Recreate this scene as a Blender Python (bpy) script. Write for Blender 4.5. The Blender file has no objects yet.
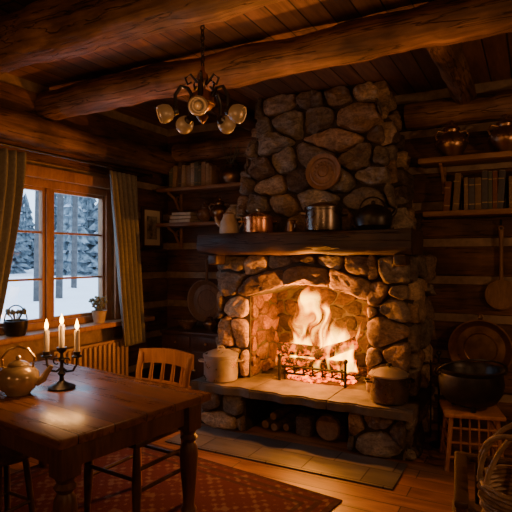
import bpy, bmesh, math, random
from mathutils import Vector, Matrix, noise, Euler
random.seed(7)
R=random.Random(11)
C=bpy.context.scene.collection
# ------------------------------------------------------------------ materials
def newmat(name):
    m=bpy.data.materials.new(name); m.use_nodes=True
    nt=m.node_tree; nt.nodes.clear()
    out=nt.nodes.new('ShaderNodeOutputMaterial'); return m,nt,out
def N(nt,t,**k):
    n=nt.nodes.new(t)
    for a,b in k.items(): setattr(n,a,b)
    return n
def L(nt,a,b): nt.links.new(a,b)
def mth(nt,op,a,b=None,c=None,clamp=False):
    n=nt.nodes.new('ShaderNodeMath'); n.operation=op; n.use_clamp=clamp
    for i,v in enumerate((a,b,c)):
        if v is None: continue
        if hasattr(v,'is_linked'): nt.links.new(v,n.inputs[i])
        else: n.inputs[i].default_value=v
    return n.outputs[0]
def ramp(nt,fac,stops):
    r=nt.nodes.new('ShaderNodeValToRGB'); e=r.color_ramp.elements
    while len(e)<len(stops): e.new(0.5)
    for i,(p,c) in enumerate(stops):
        e[i].position=p; e[i].color=(c[0],c[1],c[2],1)
    nt.links.new(fac,r.inputs[0]); return r.outputs[0]
def mixc(nt,mode,fac,a,b):
    n=nt.nodes.new('ShaderNodeMix'); n.data_type='RGBA'; n.blend_type=mode
    if hasattr(fac,'is_linked'): nt.links.new(fac,n.inputs[0])
    else: n.inputs[0].default_value=fac
    for v,i in ((a,6),(b,7)):
        if hasattr(v,'is_linked'): nt.links.new(v,n.inputs[i])
        else: n.inputs[i].default_value=(v[0],v[1],v[2],1)
    return n.outputs[2]
def noise_t(nt,vec,scale,detail=6,rough=.6,dist=0):
    n=nt.nodes.new('ShaderNodeTexNoise'); n.inputs['Scale'].default_value=scale
    n.inputs['Detail'].default_value=detail; n.inputs['Roughness'].default_value=rough
    n.inputs['Distortion'].default_value=dist
    if vec is not None: nt.links.new(vec,n.inputs['Vector'])
    return n.outputs[0]
def mapped(nt,scale,src='Object'):
    tc=nt.nodes.new('ShaderNodeTexCoord'); mp=nt.nodes.new('ShaderNodeMapping')
    mp.inputs['Scale'].default_value=scale; nt.links.new(tc.outputs[src],mp.inputs[0]); return mp.outputs[0]
def bsdf(nt,out,col,rough=.6,metal=0,bump=None,bstr=.3,bdist=.02,spec=.5,emis=None,estr=0):
    b=nt.nodes.new('ShaderNodeBsdfPrincipled')
    if hasattr(col,'is_linked'): nt.links.new(col,b.inputs['Base Color'])
    else: b.inputs['Base Color'].default_value=(*col,1)
    if hasattr(rough,'is_linked'): nt.links.new(rough,b.inputs['Roughness'])
    else: b.inputs['Roughness'].default_value=rough
    b.inputs['Metallic'].default_value=metal
    b.inputs['Specular IOR Level'].default_value=spec
    if bump is not None:
        bp=nt.nodes.new('ShaderNodeBump'); bp.inputs['Strength'].default_value=bstr; bp.inputs['Distance'].default_value=bdist
        nt.links.new(bump,bp.inputs['Height']); nt.links.new(bp.outputs[0],b.inputs['Normal'])
    if emis is not None:
        if hasattr(emis,'is_linked'): nt.links.new(emis,b.inputs['Emission Color'])
        else: b.inputs['Emission Color'].default_value=(*emis,1)
        if hasattr(estr,'is_linked'): nt.links.new(estr,b.inputs['Emission Strength'])
        else: b.inputs['Emission Strength'].default_value=estr
    nt.links.new(b.outputs[0],out.inputs[0]); return b
def wood(name,c1,c2,stretch=(1,1,1),scale=6,rough=.5,bs=.35,spec=.4,cracks=False):
    m,nt,out=newmat(name)
    v=mapped(nt,stretch)
    f=noise_t(nt,v,scale,8,.65,.8); g=noise_t(nt,v,scale*5,4,.6)
    h=mth(nt,'MULTIPLY_ADD',g,.35,mth(nt,'MULTIPLY',f,.75))
    col=ramp(nt,h,[(.36,c1),(.55,[(a+b)/2 for a,b in zip(c1,c2)]),(.72,c2)])
    if cracks:
        st2=[q*.5 if q<.5 else q for q in stretch]
        c=noise_t(nt,mapped(nt,st2),scale*2.2,3,.5,.3)
        ck=mth(nt,'ABSOLUTE',mth(nt,'SUBTRACT',c,.5)); ck=mth(nt,'DIVIDE',ck,.016,clamp=True)
        col=mixc(nt,'MULTIPLY',1,col,ramp(nt,ck,[(0,(.22,.19,.17)),(1,(1,1,1))]))
        h=mth(nt,'MULTIPLY_ADD',ck,.5,h)
        kn=noise_t(nt,mapped(nt,(1,1,1)),2.3,3,.6); col=mixc(nt,'MULTIPLY',1,col,ramp(nt,kn,[(.35,(.45,.42,.40)),(.65,(1.3,1.25,1.15))]))
    rg=mth(nt,'MULTIPLY_ADD',f,.25,rough-.1)
    bsdf(nt,out,col,rg,0,h,bs,.014,spec); return m
def planks(name,c1,c2,u,v,pw,pl,rough=.5,gap=.004,gs=.35):
    m,nt,out=newmat(name)
    tc=N(nt,'ShaderNodeTexCoord'); s=N(nt,'ShaderNodeSeparateXYZ'); L(nt,tc.outputs['Object'],s.inputs[0])
    cb=N(nt,'ShaderNodeCombineXYZ'); L(nt,s.outputs[u],cb.inputs[0]); L(nt,s.outputs[v],cb.inputs[1])
    br=N(nt,'ShaderNodeTexBrick'); L(nt,cb.outputs[0],br.inputs['Vector'])
    br.inputs['Scale'].default_value=1; br.inputs['Brick Width'].default_value=pl; br.inputs['Row Height'].default_value=pw
    br.inputs['Mortar Size'].default_value=gap; br.inputs['Mortar Smooth'].default_value=.3
    br.inputs['Color1'].default_value=(0,0,0,1); br.inputs['Color2'].default_value=(1,1,1,1); br.inputs['Mortar'].default_value=(.5,.5,.5,1)
    br.offset=.37
    off=N(nt,'ShaderNodeCombineXYZ'); sx=mth(nt,'MULTIPLY',s.outputs[u],.12*1.0)
    L(nt,mth(nt,'MULTIPLY_ADD',br.outputs[0],7.0,sx),off.inputs[0]); L(nt,s.outputs[v],off.inputs[1]); L(nt,s.outputs[3-u-v],off.inputs[2])
    f=noise_t(nt,off.outputs[0],9,8,.65,1.2)
    g=noise_t(nt,off.outputs[0],45,4,.6)
    h=mth(nt,'MULTIPLY_ADD',g,.3,mth(nt,'MULTIPLY',f,.75))
    col=ramp(nt,h,[(.36,c1),(.70,c2)])
    tint=mth(nt,'MULTIPLY_ADD',br.outputs[0],gs*2,1-gs)
    tn=N(nt,'ShaderNodeCombineXYZ'); 
    for i in range(3): L(nt,tint,tn.inputs[i])
    col=mixc(nt,'MULTIPLY',1,col,tn.outputs[0])
    col=mixc(nt,'MIX',br.outputs['Fac'],col,(.012,.007,.004))
    hh=mth(nt,'SUBTRACT',mth(nt,'MULTIPLY',h,.25),br.outputs['Fac'])
    rg=mth(nt,'MULTIPLY_ADD',f,.3,rough-.12)
    bsdf(nt,out,col,rg,0,hh,.5,.01,.45); return m
def plain(name,c,rough=.5,metal=0,var=.25,sc=12,bs=.15,spec=.5):
    m,nt,out=newmat(name)
    v=mapped(nt,(1,1,1)); f=noise_t(nt,v,sc,6,.6)
    col=ramp(nt,f,[(.3,[x*(1-var) for x in c]),(.7,[min(1,x*(1+var)) for x in c])])
    rg=mth(nt,'MULTIPLY_ADD',f,.3,rough-.15)
    bsdf(nt,out,col,rg,metal,f,bs,.01,spec); return m
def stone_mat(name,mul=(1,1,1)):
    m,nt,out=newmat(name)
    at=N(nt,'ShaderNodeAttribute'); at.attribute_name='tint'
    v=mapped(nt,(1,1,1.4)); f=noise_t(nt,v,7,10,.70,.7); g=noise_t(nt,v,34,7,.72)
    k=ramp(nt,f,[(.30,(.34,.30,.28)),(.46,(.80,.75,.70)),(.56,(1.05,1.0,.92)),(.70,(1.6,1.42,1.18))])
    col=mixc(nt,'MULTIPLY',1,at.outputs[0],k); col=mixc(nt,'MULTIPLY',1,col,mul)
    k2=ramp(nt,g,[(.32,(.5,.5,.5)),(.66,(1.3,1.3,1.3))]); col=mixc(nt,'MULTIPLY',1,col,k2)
    h=mth(nt,'MULTIPLY_ADD',g,.6,f)
    bsdf(nt,out,col,.82,0,h,1.0,.042,.25); return m
def tint_mat(name,rough=.6):
    m,nt,out=newmat(name); at=N(nt,'ShaderNodeAttribute'); at.attribute_name='tint'
    f=noise_t(nt,mapped(nt,(1,1,1)),40,4); k=ramp(nt,f,[(.3,(.75,.75,.75)),(.7,(1.1,1.1,1.1))])
    bsdf(nt,out,mixc(nt,'MULTIPLY',1,at.outputs[0],k),rough,0,f,.1,.004); return m
def emit(name,c,s):
    m,nt,out=newmat(name); e=N(nt,'ShaderNodeEmission'); e.inputs[0].default_value=(*c,1); e.inputs[1].default_value=s
    L(nt,e.outputs[0],out.inputs[0]); return m

M={}
M['floor']=planks('floor_planks',(.10,.044,.018),(.32,.15,.062),0,1,.15,1.9,.34,.004)
M['ceil']=planks('ceiling_planks',(.07,.033,.016),(.26,.13,.06),1,0,.16,3.2,.55,.006)
M['wallx']=wood('log_wall_x',(.05,.025,.013),(.20,.10,.048),(.12,1,1),9,.6,.6,.3,True)
M['wally']=wood('log_wall_y',(.05,.025,.013),(.20,.10,.048),(1,.12,1),9,.6,.6,.3,True)
M['chink']=plain('chinking',(.26,.185,.12),.9,0,.3,14,.5)
M['beam']=wood('beam_wood',(.06,.030,.015),(.36,.20,.10),(.09,1,1),8,.6,1.0,.3,True)
M['beamy']=wood('beam_wood_y',(.05,.026,.013),(.27,.15,.075),(1,.09,1),8,.6,1.0,.3,True)
M['mantel']=wood('mantel_wood',(.018,.011,.008),(.09,.053,.032),(.1,1,1),9,.5,.7,.4,True)
M['table']=planks('table_planks',(.055,.020,.008),(.26,.11,.04),0,1,.19,5,.26,.003,.22)
M['tleg']=wood('table_leg_wood',(.045,.02,.009),(.16,.072,.03),(1,1,.2),8,.38)
M['chair']=wood('chair_wood',(.21,.085,.028),(.50,.22,.072),(1,1,.2),10,.34)
M['dark']=wood('dark_wood',(.025,.014,.008),(.10,.047,.021),(1,1,.3),9,.42)
M['shelf']=wood('shelf_wood',(.14,.065,.028),(.40,.22,.095),(.15,1,1),9,.5)
M['board']=wood('board_wood',(.11,.055,.025),(.30,.165,.075),(1,1,.3),10,.5)
M['win']=wood('window_wood',(.20,.095,.038),(.42,.22,.10),(1,1,.3),9,.5)
M['stone']=stone_mat('fieldstone')
M['soot']=stone_mat('sooty_stone',(.20,.15,.12))
M['innerstone']=stone_mat('firelight_painted_stone',(.55,.35,.22))  # lighter orange tint paints firelight onto the firebox side walls
M['slab']=plain('hearth_slab_stone',(.095,.073,.055),.7,0,.6,7,1.0)
M['mortar']=plain('mortar',(.045,.035,.028),.95,0,.4,20,.8)
M['slate']=planks('slate_tiles',(.045,.044,.044),(.12,.11,.105),0,1,.24,.43,.5,.006,.25)
M['iron']=plain('cast_iron',(.03,.027,.025),.38,.6,.3,20,.2)
M['steel']=plain('aged_steel',(.55,.50,.44),.30,.75,.25,9,.08)
M['copper']=plain('old_copper',(.62,.30,.16),.28,.9,.3,9,.08)
M['bronze']=plain('old_bronze',(.32,.19,.105),.32,.9,.4,9,.12)
M['brass']=plain('old_brass',(.58,.41,.20),.28,1,.3,9,.1)
M['tea']=plain('tan_teapot_glaze',(.44,.32,.19),.22,.3,.3,9,.1)
M['pewter']=plain('dark_pewter',(.18,.15,.125),.28,.85,.35,9,.08)
M['cer']=plain('brown_glaze',(.18,.105,.056),.25,0,.5,16,.25)
M['cream']=plain('cream_ceramic',(.42,.32,.21),.42,0,.2,14,.1)
M['curtain']=plain('linen_curtain',(.19,.18,.155),.95,0,.2,40,.2,.1)
M['book']=tint_mat('book_covers')
M['paper']=plain('paper_pages',(.55,.46,.32),.9)
M['wax']=plain('candle_wax',(.80,.70,.52),.5,0,.05)
M['wick']=plain('wick_black',(.01,.01,.01),.9)
M['wicker']=plain('wicker_cane',(.26,.17,.095),.6,0,.4,30,.3)
M['radiator']=plain('radiator_paint',(.30,.19,.11),.5,0,.15)
M['leaf']=plain('dry_leaves',(.15,.16,.10),.8,0,.4)
M['snow']=plain('snow',(.80,.86,.95),.8,0,.05,2,.3)
M['pine']=plain('snowy_pine_needles',(.15,.19,.22),.9,0,.9,3.5,.6)
M['bark']=plain('pine_bark',(.07,.065,.065),.9,0,.4,8,.5)
M['flame']=emit('candle_flame',(1,.48,.09),32)
M['bark2']=plain('firewood_bark',(.16,.10,.06),.9,0,.5,22,.7)
M['cutwood']=plain('cut_wood',(.30,.20,.12),.8,0,.3,30,.3)
m,nt,out=newmat('rug_weave')
tc=N(nt,'ShaderNodeTexCoord'); s=N(nt,'ShaderNodeSeparateXYZ'); L(nt,tc.outputs['Object'],s.inputs[0])
ax=mth(nt,'ABSOLUTE',s.outputs[0]); ay=mth(nt,'ABSOLUTE',s.outputs[1])
ex=mth(nt,'SUBTRACT',1.02,ax); ey=mth(nt,'SUBTRACT',.92,ay); ed=mth(nt,'MINIMUM',ex,ey)
wx=mth(nt,'SINE',mth(nt,'MULTIPLY',ax,72)); wy=mth(nt,'SINE',mth(nt,'MULTIPLY',ay,72)); pat=mth(nt,'MULTIPLY',wx,wy)
wx2=mth(nt,'COSINE',mth(nt,'MULTIPLY',ax,19)); wy2=mth(nt,'COSINE',mth(nt,'MULTIPLY',ay,23)); pat2=mth(nt,'MULTIPLY',wx2,wy2)
nz=noise_t(nt,tc.outputs['Object'],26,6,.75,.8)
p2=mth(nt,'ADD',mth(nt,'ADD',pat,mth(nt,'MULTIPLY',pat2,.8)),mth(nt,'MULTIPLY_ADD',nz,5.0,-2.8))
p2=mth(nt,'DIVIDE',p2,.8,clamp=True)
col=mixc(nt,'MIX',p2,(.085,.026,.023),(.145,.088,.066))
st=mth(nt,'SINE',mth(nt,'MULTIPLY',ed,75)); bd=mth(nt,'MULTIPLY',mth(nt,'LESS_THAN',ed,.20),mth(nt,'GREATER_THAN',st,.1))
col=mixc(nt,'MIX',mth(nt,'MULTIPLY',bd,.7),col,(.04,.026,.028))
fz=noise_t(nt,tc.outputs['Object'],160,2); bsdf(nt,out,col,.98,0,fz,.7,.006,.05); M['rug']=m
m,nt,out=newmat('burning_log'); v=mapped(nt,(1,1,1)); f=noise_t(nt,v,14,6,.7)
ec=ramp(nt,f,[(.50,(0,0,0)),(.58,(1,.10,.001)),(.70,(1,.32,.02))]); bsdf(nt,out,(.010,.007,.006),.95,0,f,.9,.03,.1,ec,2.6); M['ember']=m
m,nt,out=newmat('glowing_coals'); f=noise_t(nt,mapped(nt,(1,1,1)),22,5,.7)
ec=ramp(nt,f,[(.40,(.02,0,0)),(.52,(1,.09,.001)),(.68,(1,.30,.02))]); bsdf(nt,out,(.02,.015,.012),.95,0,f,.9,.03,.1,ec,6); M['coal']=m
m,nt,out=newmat('window_glass'); a=N(nt,'ShaderNodeBsdfTransparent'); b=N(nt,'ShaderNodeBsdfGlossy'); b.inputs['Roughness'].default_value=.02
mx=N(nt,'ShaderNodeMixShader'); mx.inputs[0].default_value=.04; L(nt,a.outputs[0],mx.inputs[1]); L(nt,b.outputs[0],mx.inputs[2]); L(nt,mx.outputs[0],out.inputs[0]); M['glass']=m
m,nt,out=newmat('amber_shade'); bsdf(nt,out,(.11,.075,.042),.4,0,None,emis=(1,.42,.12),estr=.05); M['shade']=m
m,nt,out=newmat('picture_print'); f=noise_t(nt,mapped(nt,(1,1,1)),14,5); bsdf(nt,out,ramp(nt,f,[(.35,(.05,.05,.04)),(.6,(.35,.30,.22))]),.6); M['print']=m
M['mat']=plain('picture_mat_board',(.62,.54,.40),.8,0,.05)
# ------------------------------------------------------------------ builder
class B:
    def __init__(s,name): s.name=name; s.v=[]; s.f=[]; s.mi=[]; s.t=[]; s.mats=[]
    def idx(s,m):
        m=M[m]
        if m not in s.mats: s.mats.append(m)
        return s.mats.index(m)
    def add(s,vs,fs,mat,tint=(1,1,1)):
        o=len(s.v); s.v+= [tuple(p) for p in vs]; i=s.idx(mat)
        for f in fs: s.f.append([k+o for k in f]); s.mi.append(i); s.t.append(tint)
    def box(s,c,d,mat,rot=None,bev=.006,tint=(1,1,1),taper=None):
        bm=bmesh.new(); bmesh.ops.create_cube(bm,size=1)
        for v in bm.verts:
            if taper and v.co.z>0: v.co.x*=taper; v.co.y*=taper
            v.co=Vector((v.co.x*d[0],v.co.y*d[1],v.co.z*d[2]))
        if bev>0: bmesh.ops.bevel(bm,geom=bm.edges[:],offset=min(bev,min(d)*.45),segments=2,affect='EDGES',profile=.5)
        mt=Matrix.Translation(c)
        if rot: mt=mt@Euler(rot).to_matrix().to_4x4()
        bm.transform(mt); bm.verts.index_update()
        s.add([v.co for v in bm.verts],[[v.index for v in f.verts] for f in bm.faces],mat,tint); bm.free()
    def lathe(s,prof,c,mat,seg=32,mt=None,tint=(1,1,1),wob=0):
        vs=[];fs=[];n=len(prof)
        for r,z in prof:
            for k in range(seg):
                a=2*math.pi*k/seg; p=Vector((max(r,1e-4)*math.cos(a),max(r,1e-4)*math.sin(a),z))
                if wob: p*=1+wob*noise.noise(p*9+Vector(c))
                if mt: p=mt@p
                vs.append(p+Vector(c))
        for i in range(n-1):
            for k in range(seg):
                k2=(k+1)%seg; fs.append([i*seg+k,i*seg+k2,(i+1)*seg+k2,(i+1)*seg+k])
        if prof[0][0]>.0005: fs.append([k for k in range(seg)][::-1])
        if prof[-1][0]>.0005: fs.append([(n-1)*seg+k for k in range(seg)])
        s.add(vs,fs,mat,tint)
    def tube(s,pts,rad,mat,seg=10,closed=False,nz=0,nsc=3,tint=(1,1,1)):
        pts=[Vector(p) for p in pts]; n=len(pts); vs=[];fs=[]
        up=None
        for i,p in enumerate(pts):
            if closed: d=pts[(i+1)%n]-pts[i-1]
            else: d=pts[min(i+1,n-1)]-pts[max(i-1,0)]
            d.normalize()
            if up is None:
                up=Vector((0,0,1)) if abs(d.z)<.9 else Vector((1,0,0))
            x=d.cross(up)
            if x.length<1e-5: x=d.cross(Vector((0,1,0)))
            x.normalize(); y=x.cross(d).normalized(); up=y
            r=rad(i/(n-1)) if callable(rad) else rad
            for k in range(seg):
                a=2*math.pi*k/seg; q=x*math.cos(a)+y*math.sin(a)
                rr=r
                if nz: rr=r*(1+nz*noise.noise((p+q*r)*nsc)+nz*.4*noise.noise((p+q*r)*nsc*4))
                vs.append(p+q*rr)
        m=n if closed else n-1
        for i in range(m):
            j=(i+1)%n
            for k in range(seg):
                k2=(k+1)%seg; fs.append([i*seg+k,i*seg+k2,j*seg+k2,j*seg+k])
        if not closed:
            fs.append(list(range(seg))[::-1]); fs.append([(n-1)*seg+k for k in range(seg)])
        s.add(vs,fs,mat,tint)
    def cyl(s,a,b,r,mat,seg=16,r2=None,tint=(1,1,1)):
        r2=r if r2 is None else r2
        s.tube([a,b],lambda t:r+(r2-r)*t,mat,seg,tint=tint)
    def ball(s,c,r,mat,seg=16,wob=0,tint=(1,1,1)):
        rr=(r,r,r) if not hasattr(r,'__len__') else r
        vs=[];fs=[];m=seg//2
        for i in range(m+1):
            th=math.pi*i/m
            for k in range(seg):
                a=2*math.pi*k/seg; p=Vector((rr[0]*math.sin(th)*math.cos(a),rr[1]*math.sin(th)*math.sin(a),-rr[2]*math.cos(th)))
                if wob: p*=1+wob*noise.noise((p+Vector(c))*14)
                vs.append(p+Vector(c))
        for i in range(m):
            for k in range(seg):
                k2=(k+1)%seg; fs.append([i*seg+k,i*seg+k2,(i+1)*seg+k2,(i+1)*seg+k])
        s.add(vs,fs,mat,tint)
    def prism(s,poly,ext,mat,tint=(1,1,1)):
        n=len(poly); e=Vector(ext); vs=[Vector(p) for p in poly]+[Vector(p)+e for p in poly]
        fs=[list(range(n))[::-1],[n+i for i in range(n)]]+[[i,(i+1)%n,n+(i+1)%n,n+i] for i in range(n)]
        s.add(vs,fs,mat,tint)
    def done(s,loc=(0,0,0),rz=0,parent=None,angle=38,scale=1):
        me=bpy.data.meshes.new(s.name); me.from_pydata(s.v,[],s.f)
        for m in s.mats: me.materials.append(m)
        me.polygons.foreach_set('material_index',s.mi); me.polygons.foreach_set('use_smooth',[True]*len(s.f))
        a=me.attributes.new('tint','FLOAT_COLOR','FACE'); fl=[]
        for t in s.t: fl+=[t[0],t[1],t[2],1]
        a.data.foreach_set('color',fl)
        bm=bmesh.new(); bm.from_mesh(me); bmesh.ops.recalc_face_normals(bm,faces=bm.faces[:]); bm.to_mesh(me); bm.free()
        me.set_sharp_from_angle(angle=math.radians(angle)); me.update()
        o=bpy.data.objects.new(s.name,me); C.objects.link(o); o.location=loc; o.rotation_euler=(0,0,rz); o.scale=(scale,)*3
        if parent: o.parent=parent
        return o
def empty(name,loc=(0,0,0)):
    e=bpy.data.objects.new(name,None); C.objects.link(e); e.location=loc; return e
def arc(c,r,a0,a1,n,ax=(1,0,0),ay=(0,0,1)):
    ax=Vector(ax); ay=Vector(ay); c=Vector(c)
    return [c+ax*(r*math.cos(math.radians(a0+(a1-a0)*i/n)))+ay*(r*math.sin(math.radians(a0+(a1-a0)*i/n))) for i in range(n+1)]
def light(name,loc,power,col=(1,.5,.2),rad=.02):
    l=bpy.data.lights.new(name,'POINT'); l.energy=power; l.color=col; l.shadow_soft_size=rad
    o=bpy.data.objects.new(name,l); C.objects.link(o); o.location=loc; return o
# ------------------------------------------------------------------ stones
def clip(poly,p,n):
    o=[]
    for i in range(len(poly)):
        a=poly[i]; b=poly[(i+1)%len(poly)]
        da=(a[0]-p[0])*n[0]+(a[1]-p[1])*n[1]; db=(b[0]-p[0])*n[0]+(b[1]-p[1])*n[1]
        if da<=0: o.append(a)
        if da*db<0:
            t=da/(da-db); o.append((a[0]+(b[0]-a[0])*t,a[1]+(b[1]-a[1])*t))
    return o
def rcol():
    base=R.choice([(.38,.27,.18),(.30,.23,.175),(.50,.37,.24),(.24,.195,.155),(.42,.28,.165),(.33,.29,.24),(.17,.135,.11),(.54,.41,.28),(.26,.23,.20)])
    g=R.uniform(.7,1.15); return tuple(x*g for x in base)
def stone_poly(b,poly,o,ux,uz,n,depth,mat,gap=.011,tint=None):
    if len(poly)<3: return
    o=Vector(o);ux=Vector(ux).normalized();uz=Vector(uz).normalized();n=Vector(n).normalized()
    cx=sum(p[0] for p in poly)/len(poly); cy=sum(p[1] for p in poly)/len(poly)
    w=max(p[0] for p in poly)-min(p[0] for p in poly); h=max(p[1] for p in poly)-min(p[1] for p in poly)
    if min(w,h)<.045: return
    sx=max(.3,1-2*gap/w); sy=max(.3,1-2*gap/h)
    pl=[(cx+(p[0]-cx)*sx,cy+(p[1]-cy)*sy) for p in poly]
    for it in range(3):
        q=[]; cut=.17 if it==0 else .24
        for i in range(len(pl)):
            a=pl[i]; c=pl[(i+1)%len(pl)]
            q.append((a[0]*(1-cut)+c[0]*cut,a[1]*(1-cut)+c[1]*cut)); q.append((a[0]*cut+c[0]*(1-cut),a[1]*cut+c[1]*(1-cut)))
        pl=q
    per=[0]
    for i in range(len(pl)): a=pl[i];c=pl[(i+1)%len(pl)]; per.append(per[-1]+math.hypot(c[0]-a[0],c[1]-a[1]))
    Nn=34; rs=[]; j=0
    for k in range(Nn):
        t=per[-1]*k/Nn
        while per[j+1]<t: j+=1
        a=pl[j];c=pl[(j+1)%len(pl)]; f=(t-per[j])/max(1e-9,per[j+1]-per[j]); rs.append((a[0]+(c[0]-a[0])*f,a[1]+(c[1]-a[1])*f))
    D=depth*R.uniform(.6,1.35); tilt=(R.uniform(-.16,.16),R.uniform(-.22,.22)); sd=Vector((R.random()*50,R.random()*50,0))
    vs=[];fs=[]
    rings=[(1.0,-.03),(1.0,D*.4),(.97,D*.74),(.91,D*.92),(.75,D*1.0),(.5,D*1.04),(.26,D*1.07)]
    for s_,d in rings:
        for (x,y) in rs:
            X=cx+(x-cx)*s_; Y=cy+(y-cy)*s_
            dd=d
            if d>0:
                nn=noise.noise(Vector((X*7,Y*9,0))+sd)*.5*D+noise.noise(Vector((X*20,Y*22,3))+sd)*.26*D+noise.noise(Vector((X*60,Y*60,3))+sd)*.08*D
                dd+=nn*(.5 if s_>.9 else 1)+((X-cx)*tilt[0]+(Y-cy)*tilt[1])
                e=noise.noise(Vector((x*14,y*14,7))+sd)*.026; X+=e*(x-cx)/max(w,.01)*2; Y+=e*(y-cy)/max(h,.01)*2
            vs.append(o+ux*X+uz*Y+n*dd)
    for i in range(len(rings)-1):
        for k in range(Nn):
            k2=(k+1)%Nn; fs.append([i*Nn+k,i*Nn+k2,(i+1)*Nn+k2,(i+1)*Nn+k])
    c0=len(vs); vs.append(o+ux*cx+uz*cy+n*D*1.08); b0=(len(rings)-1)*Nn
    for k in range(Nn): fs.append([b0+k,b0+(k+1)%Nn,c0])
    b.add(vs,fs,mat,tint or rcol())
def stone_face(b,poly,o,ux,uz,n,w,h,depth,mat,gap=.011):
    x0=min(p[0] for p in poly);x1=max(p[0] for p in poly);y0=min(p[1] for p in poly);y1=max(p[1] for p in poly)
    rows=max(1,round((y1-y0)/h)); seeds=[]; k=w/h
    for r in range(rows):
        y=y0+(r+.5)*(y1-y0)/rows; cols=max(1,round((x1-x0)/w)); 
        ofs=.25 if r%2 else -.25
        for c in range(-1,cols+1):
            if R.random()<.10: continue
            x=x0+(c+.5+ofs)*(x1-x0)/cols
            seeds.append(((x+R.uniform(-.36,.36)*w)/k,y+R.uniform(-.33,.33)*h))
    sp=[(p[0]/k,p[1]) for p in poly]
    for i,a in enumerate(seeds):
        pl=sp
        for j,c in enumerate(seeds):
            if i==j or abs(a[0]-c[0])>h*5 or abs(a[1]-c[1])>h*5: continue
            mid=((a[0]+c[0])/2,(a[1]+c[1])/2); pl=clip(pl,mid,(c[0]-a[0],c[1]-a[1]))
            if len(pl)<3: break
        if len(pl)>=3: stone_poly(b,[(p[0]*k,p[1]) for p in pl],o,ux,uz,n,depth,mat,gap)
# ------------------------------------------------------------------ room
X0,X1,Y0,Y1,ZC=-3.83,1.7,-1.3,4.9,3.03
b=B('floor'); b.box(((X0+X1)/2,(Y0+Y1)/2,-.06),(X1-X0+.4,Y1-Y0+.4,.12),'floor',bev=0); b.done()
b=B('ceiling'); b.box(((X0+X1)/2,(Y0+Y1)/2,ZC+.05),(X1-X0+.4,Y1-Y0+.4,.1),'ceil',bev=0); b.done()
P_=.335
def bands():
    z=0.0
    while z<ZC:
        yield z, min(z+.262,ZC); z+=P_
b=B('wall_back'); b.box(((X0+X1)/2,Y1+.1,ZC/2),(X1-X0+.4,.2,ZC),'chink',bev=0)
for z0,z1 in bands():
    if z1-z0>.05: b.box(((X0+X1)/2,Y1+.0,(z0+z1)/2),(X1-X0,.05,z1-z0),'wallx',bev=.02)
b.done()
WY0,WY1,WZ0,WZ1=2.45,3.98,.87,2.2
b=B('wall_left')
for (ya,yb,za,zb) in ((Y0-.2,WY0,0,ZC),(WY1,Y1+.2,0,ZC),(WY0,WY1,0,WZ0),(WY0,WY1,WZ1,ZC)):
    b.box((X0-.1,(ya+yb)/2,(za+zb)/2),(.2,yb-ya,zb-za),'chink',bev=0)
for z0,z1 in bands():
    if z1-z0<.05: continue
    segs=[(Y0,Y1-.03)] if (z1<=WZ0 or z0>=WZ1) else [(Y0,WY0-.02),(WY1+.02,Y1-.03)]
    for ya,yb in segs: b.box((X0,(ya+yb)/2,(z0+z1)/2),(.05,yb-ya,z1-z0),'wally',bev=.02)
b.done()
b=B('wall_right'); b.box((X1+.1,(Y0+Y1)/2,ZC/2),(.2,Y1-Y0+.4,ZC),'wally',bev=0); b.done()
b=B('wall_front'); b.box(((X0+X1)/2,Y0-.1,ZC/2),(X1-X0+.4,.2,ZC),'wallx',bev=0); b.done()
b=B('baseboard_back'); b.box(((X0-2.75)/2,Y1-.045,.06),(-2.75-X0-.1,.035,.12),'dark'); b.box(((X1-.75)/2,Y1-.045,.06),(X1+.75-.06,.035,.12),'dark'); b.done()
def beam(name,a,c,r,mat,nz=.22):
    b=B(name); n=90; a=Vector(a);c=Vector(c)
    pts=[]
    for i in range(n+1):
        t=i/n; p=a.lerp(c,t); p+=Vector((0,0,1))*noise.noise(p*.9)*.03; pts.append(p)
    b.tube(pts,lambda t:r,mat,40,nz=nz,nsc=2.6); return b.done(angle=60)
beam('ceiling_beam',(X0+.03,3.14,2.86),(X1-.03,3.14,2.86),.125,'beam')
beam('ceiling_beam',(X0+.03,2.13,2.86),(X1-.03,2.13,2.86),.155,'beam')
beam('ceiling_beam',(X0+.03,.9,2.86),(X1-.03,.9,2.86),.15,'beam')
beam('cross_beam',(-.52,3.3,2.9),(-.52,4.84,2.9),.1,'beamy')
beam('cross_beam',(-2.62,3.3,2.92),(-2.62,4.84,2.92),.085,'beamy')
beam('trim_1',(X0+.09,Y0+.05,2.56),(X0+.09,4.80,2.60),.125,'beamy')
beam('trim_2',(-1.02,4.80,2.78),(X1-.05,4.80,2.78),.11,'beam')
beam('trim_3',(X0+.2,4.81,2.72),(-2.5,4.81,2.72),.1,'beam')
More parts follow.
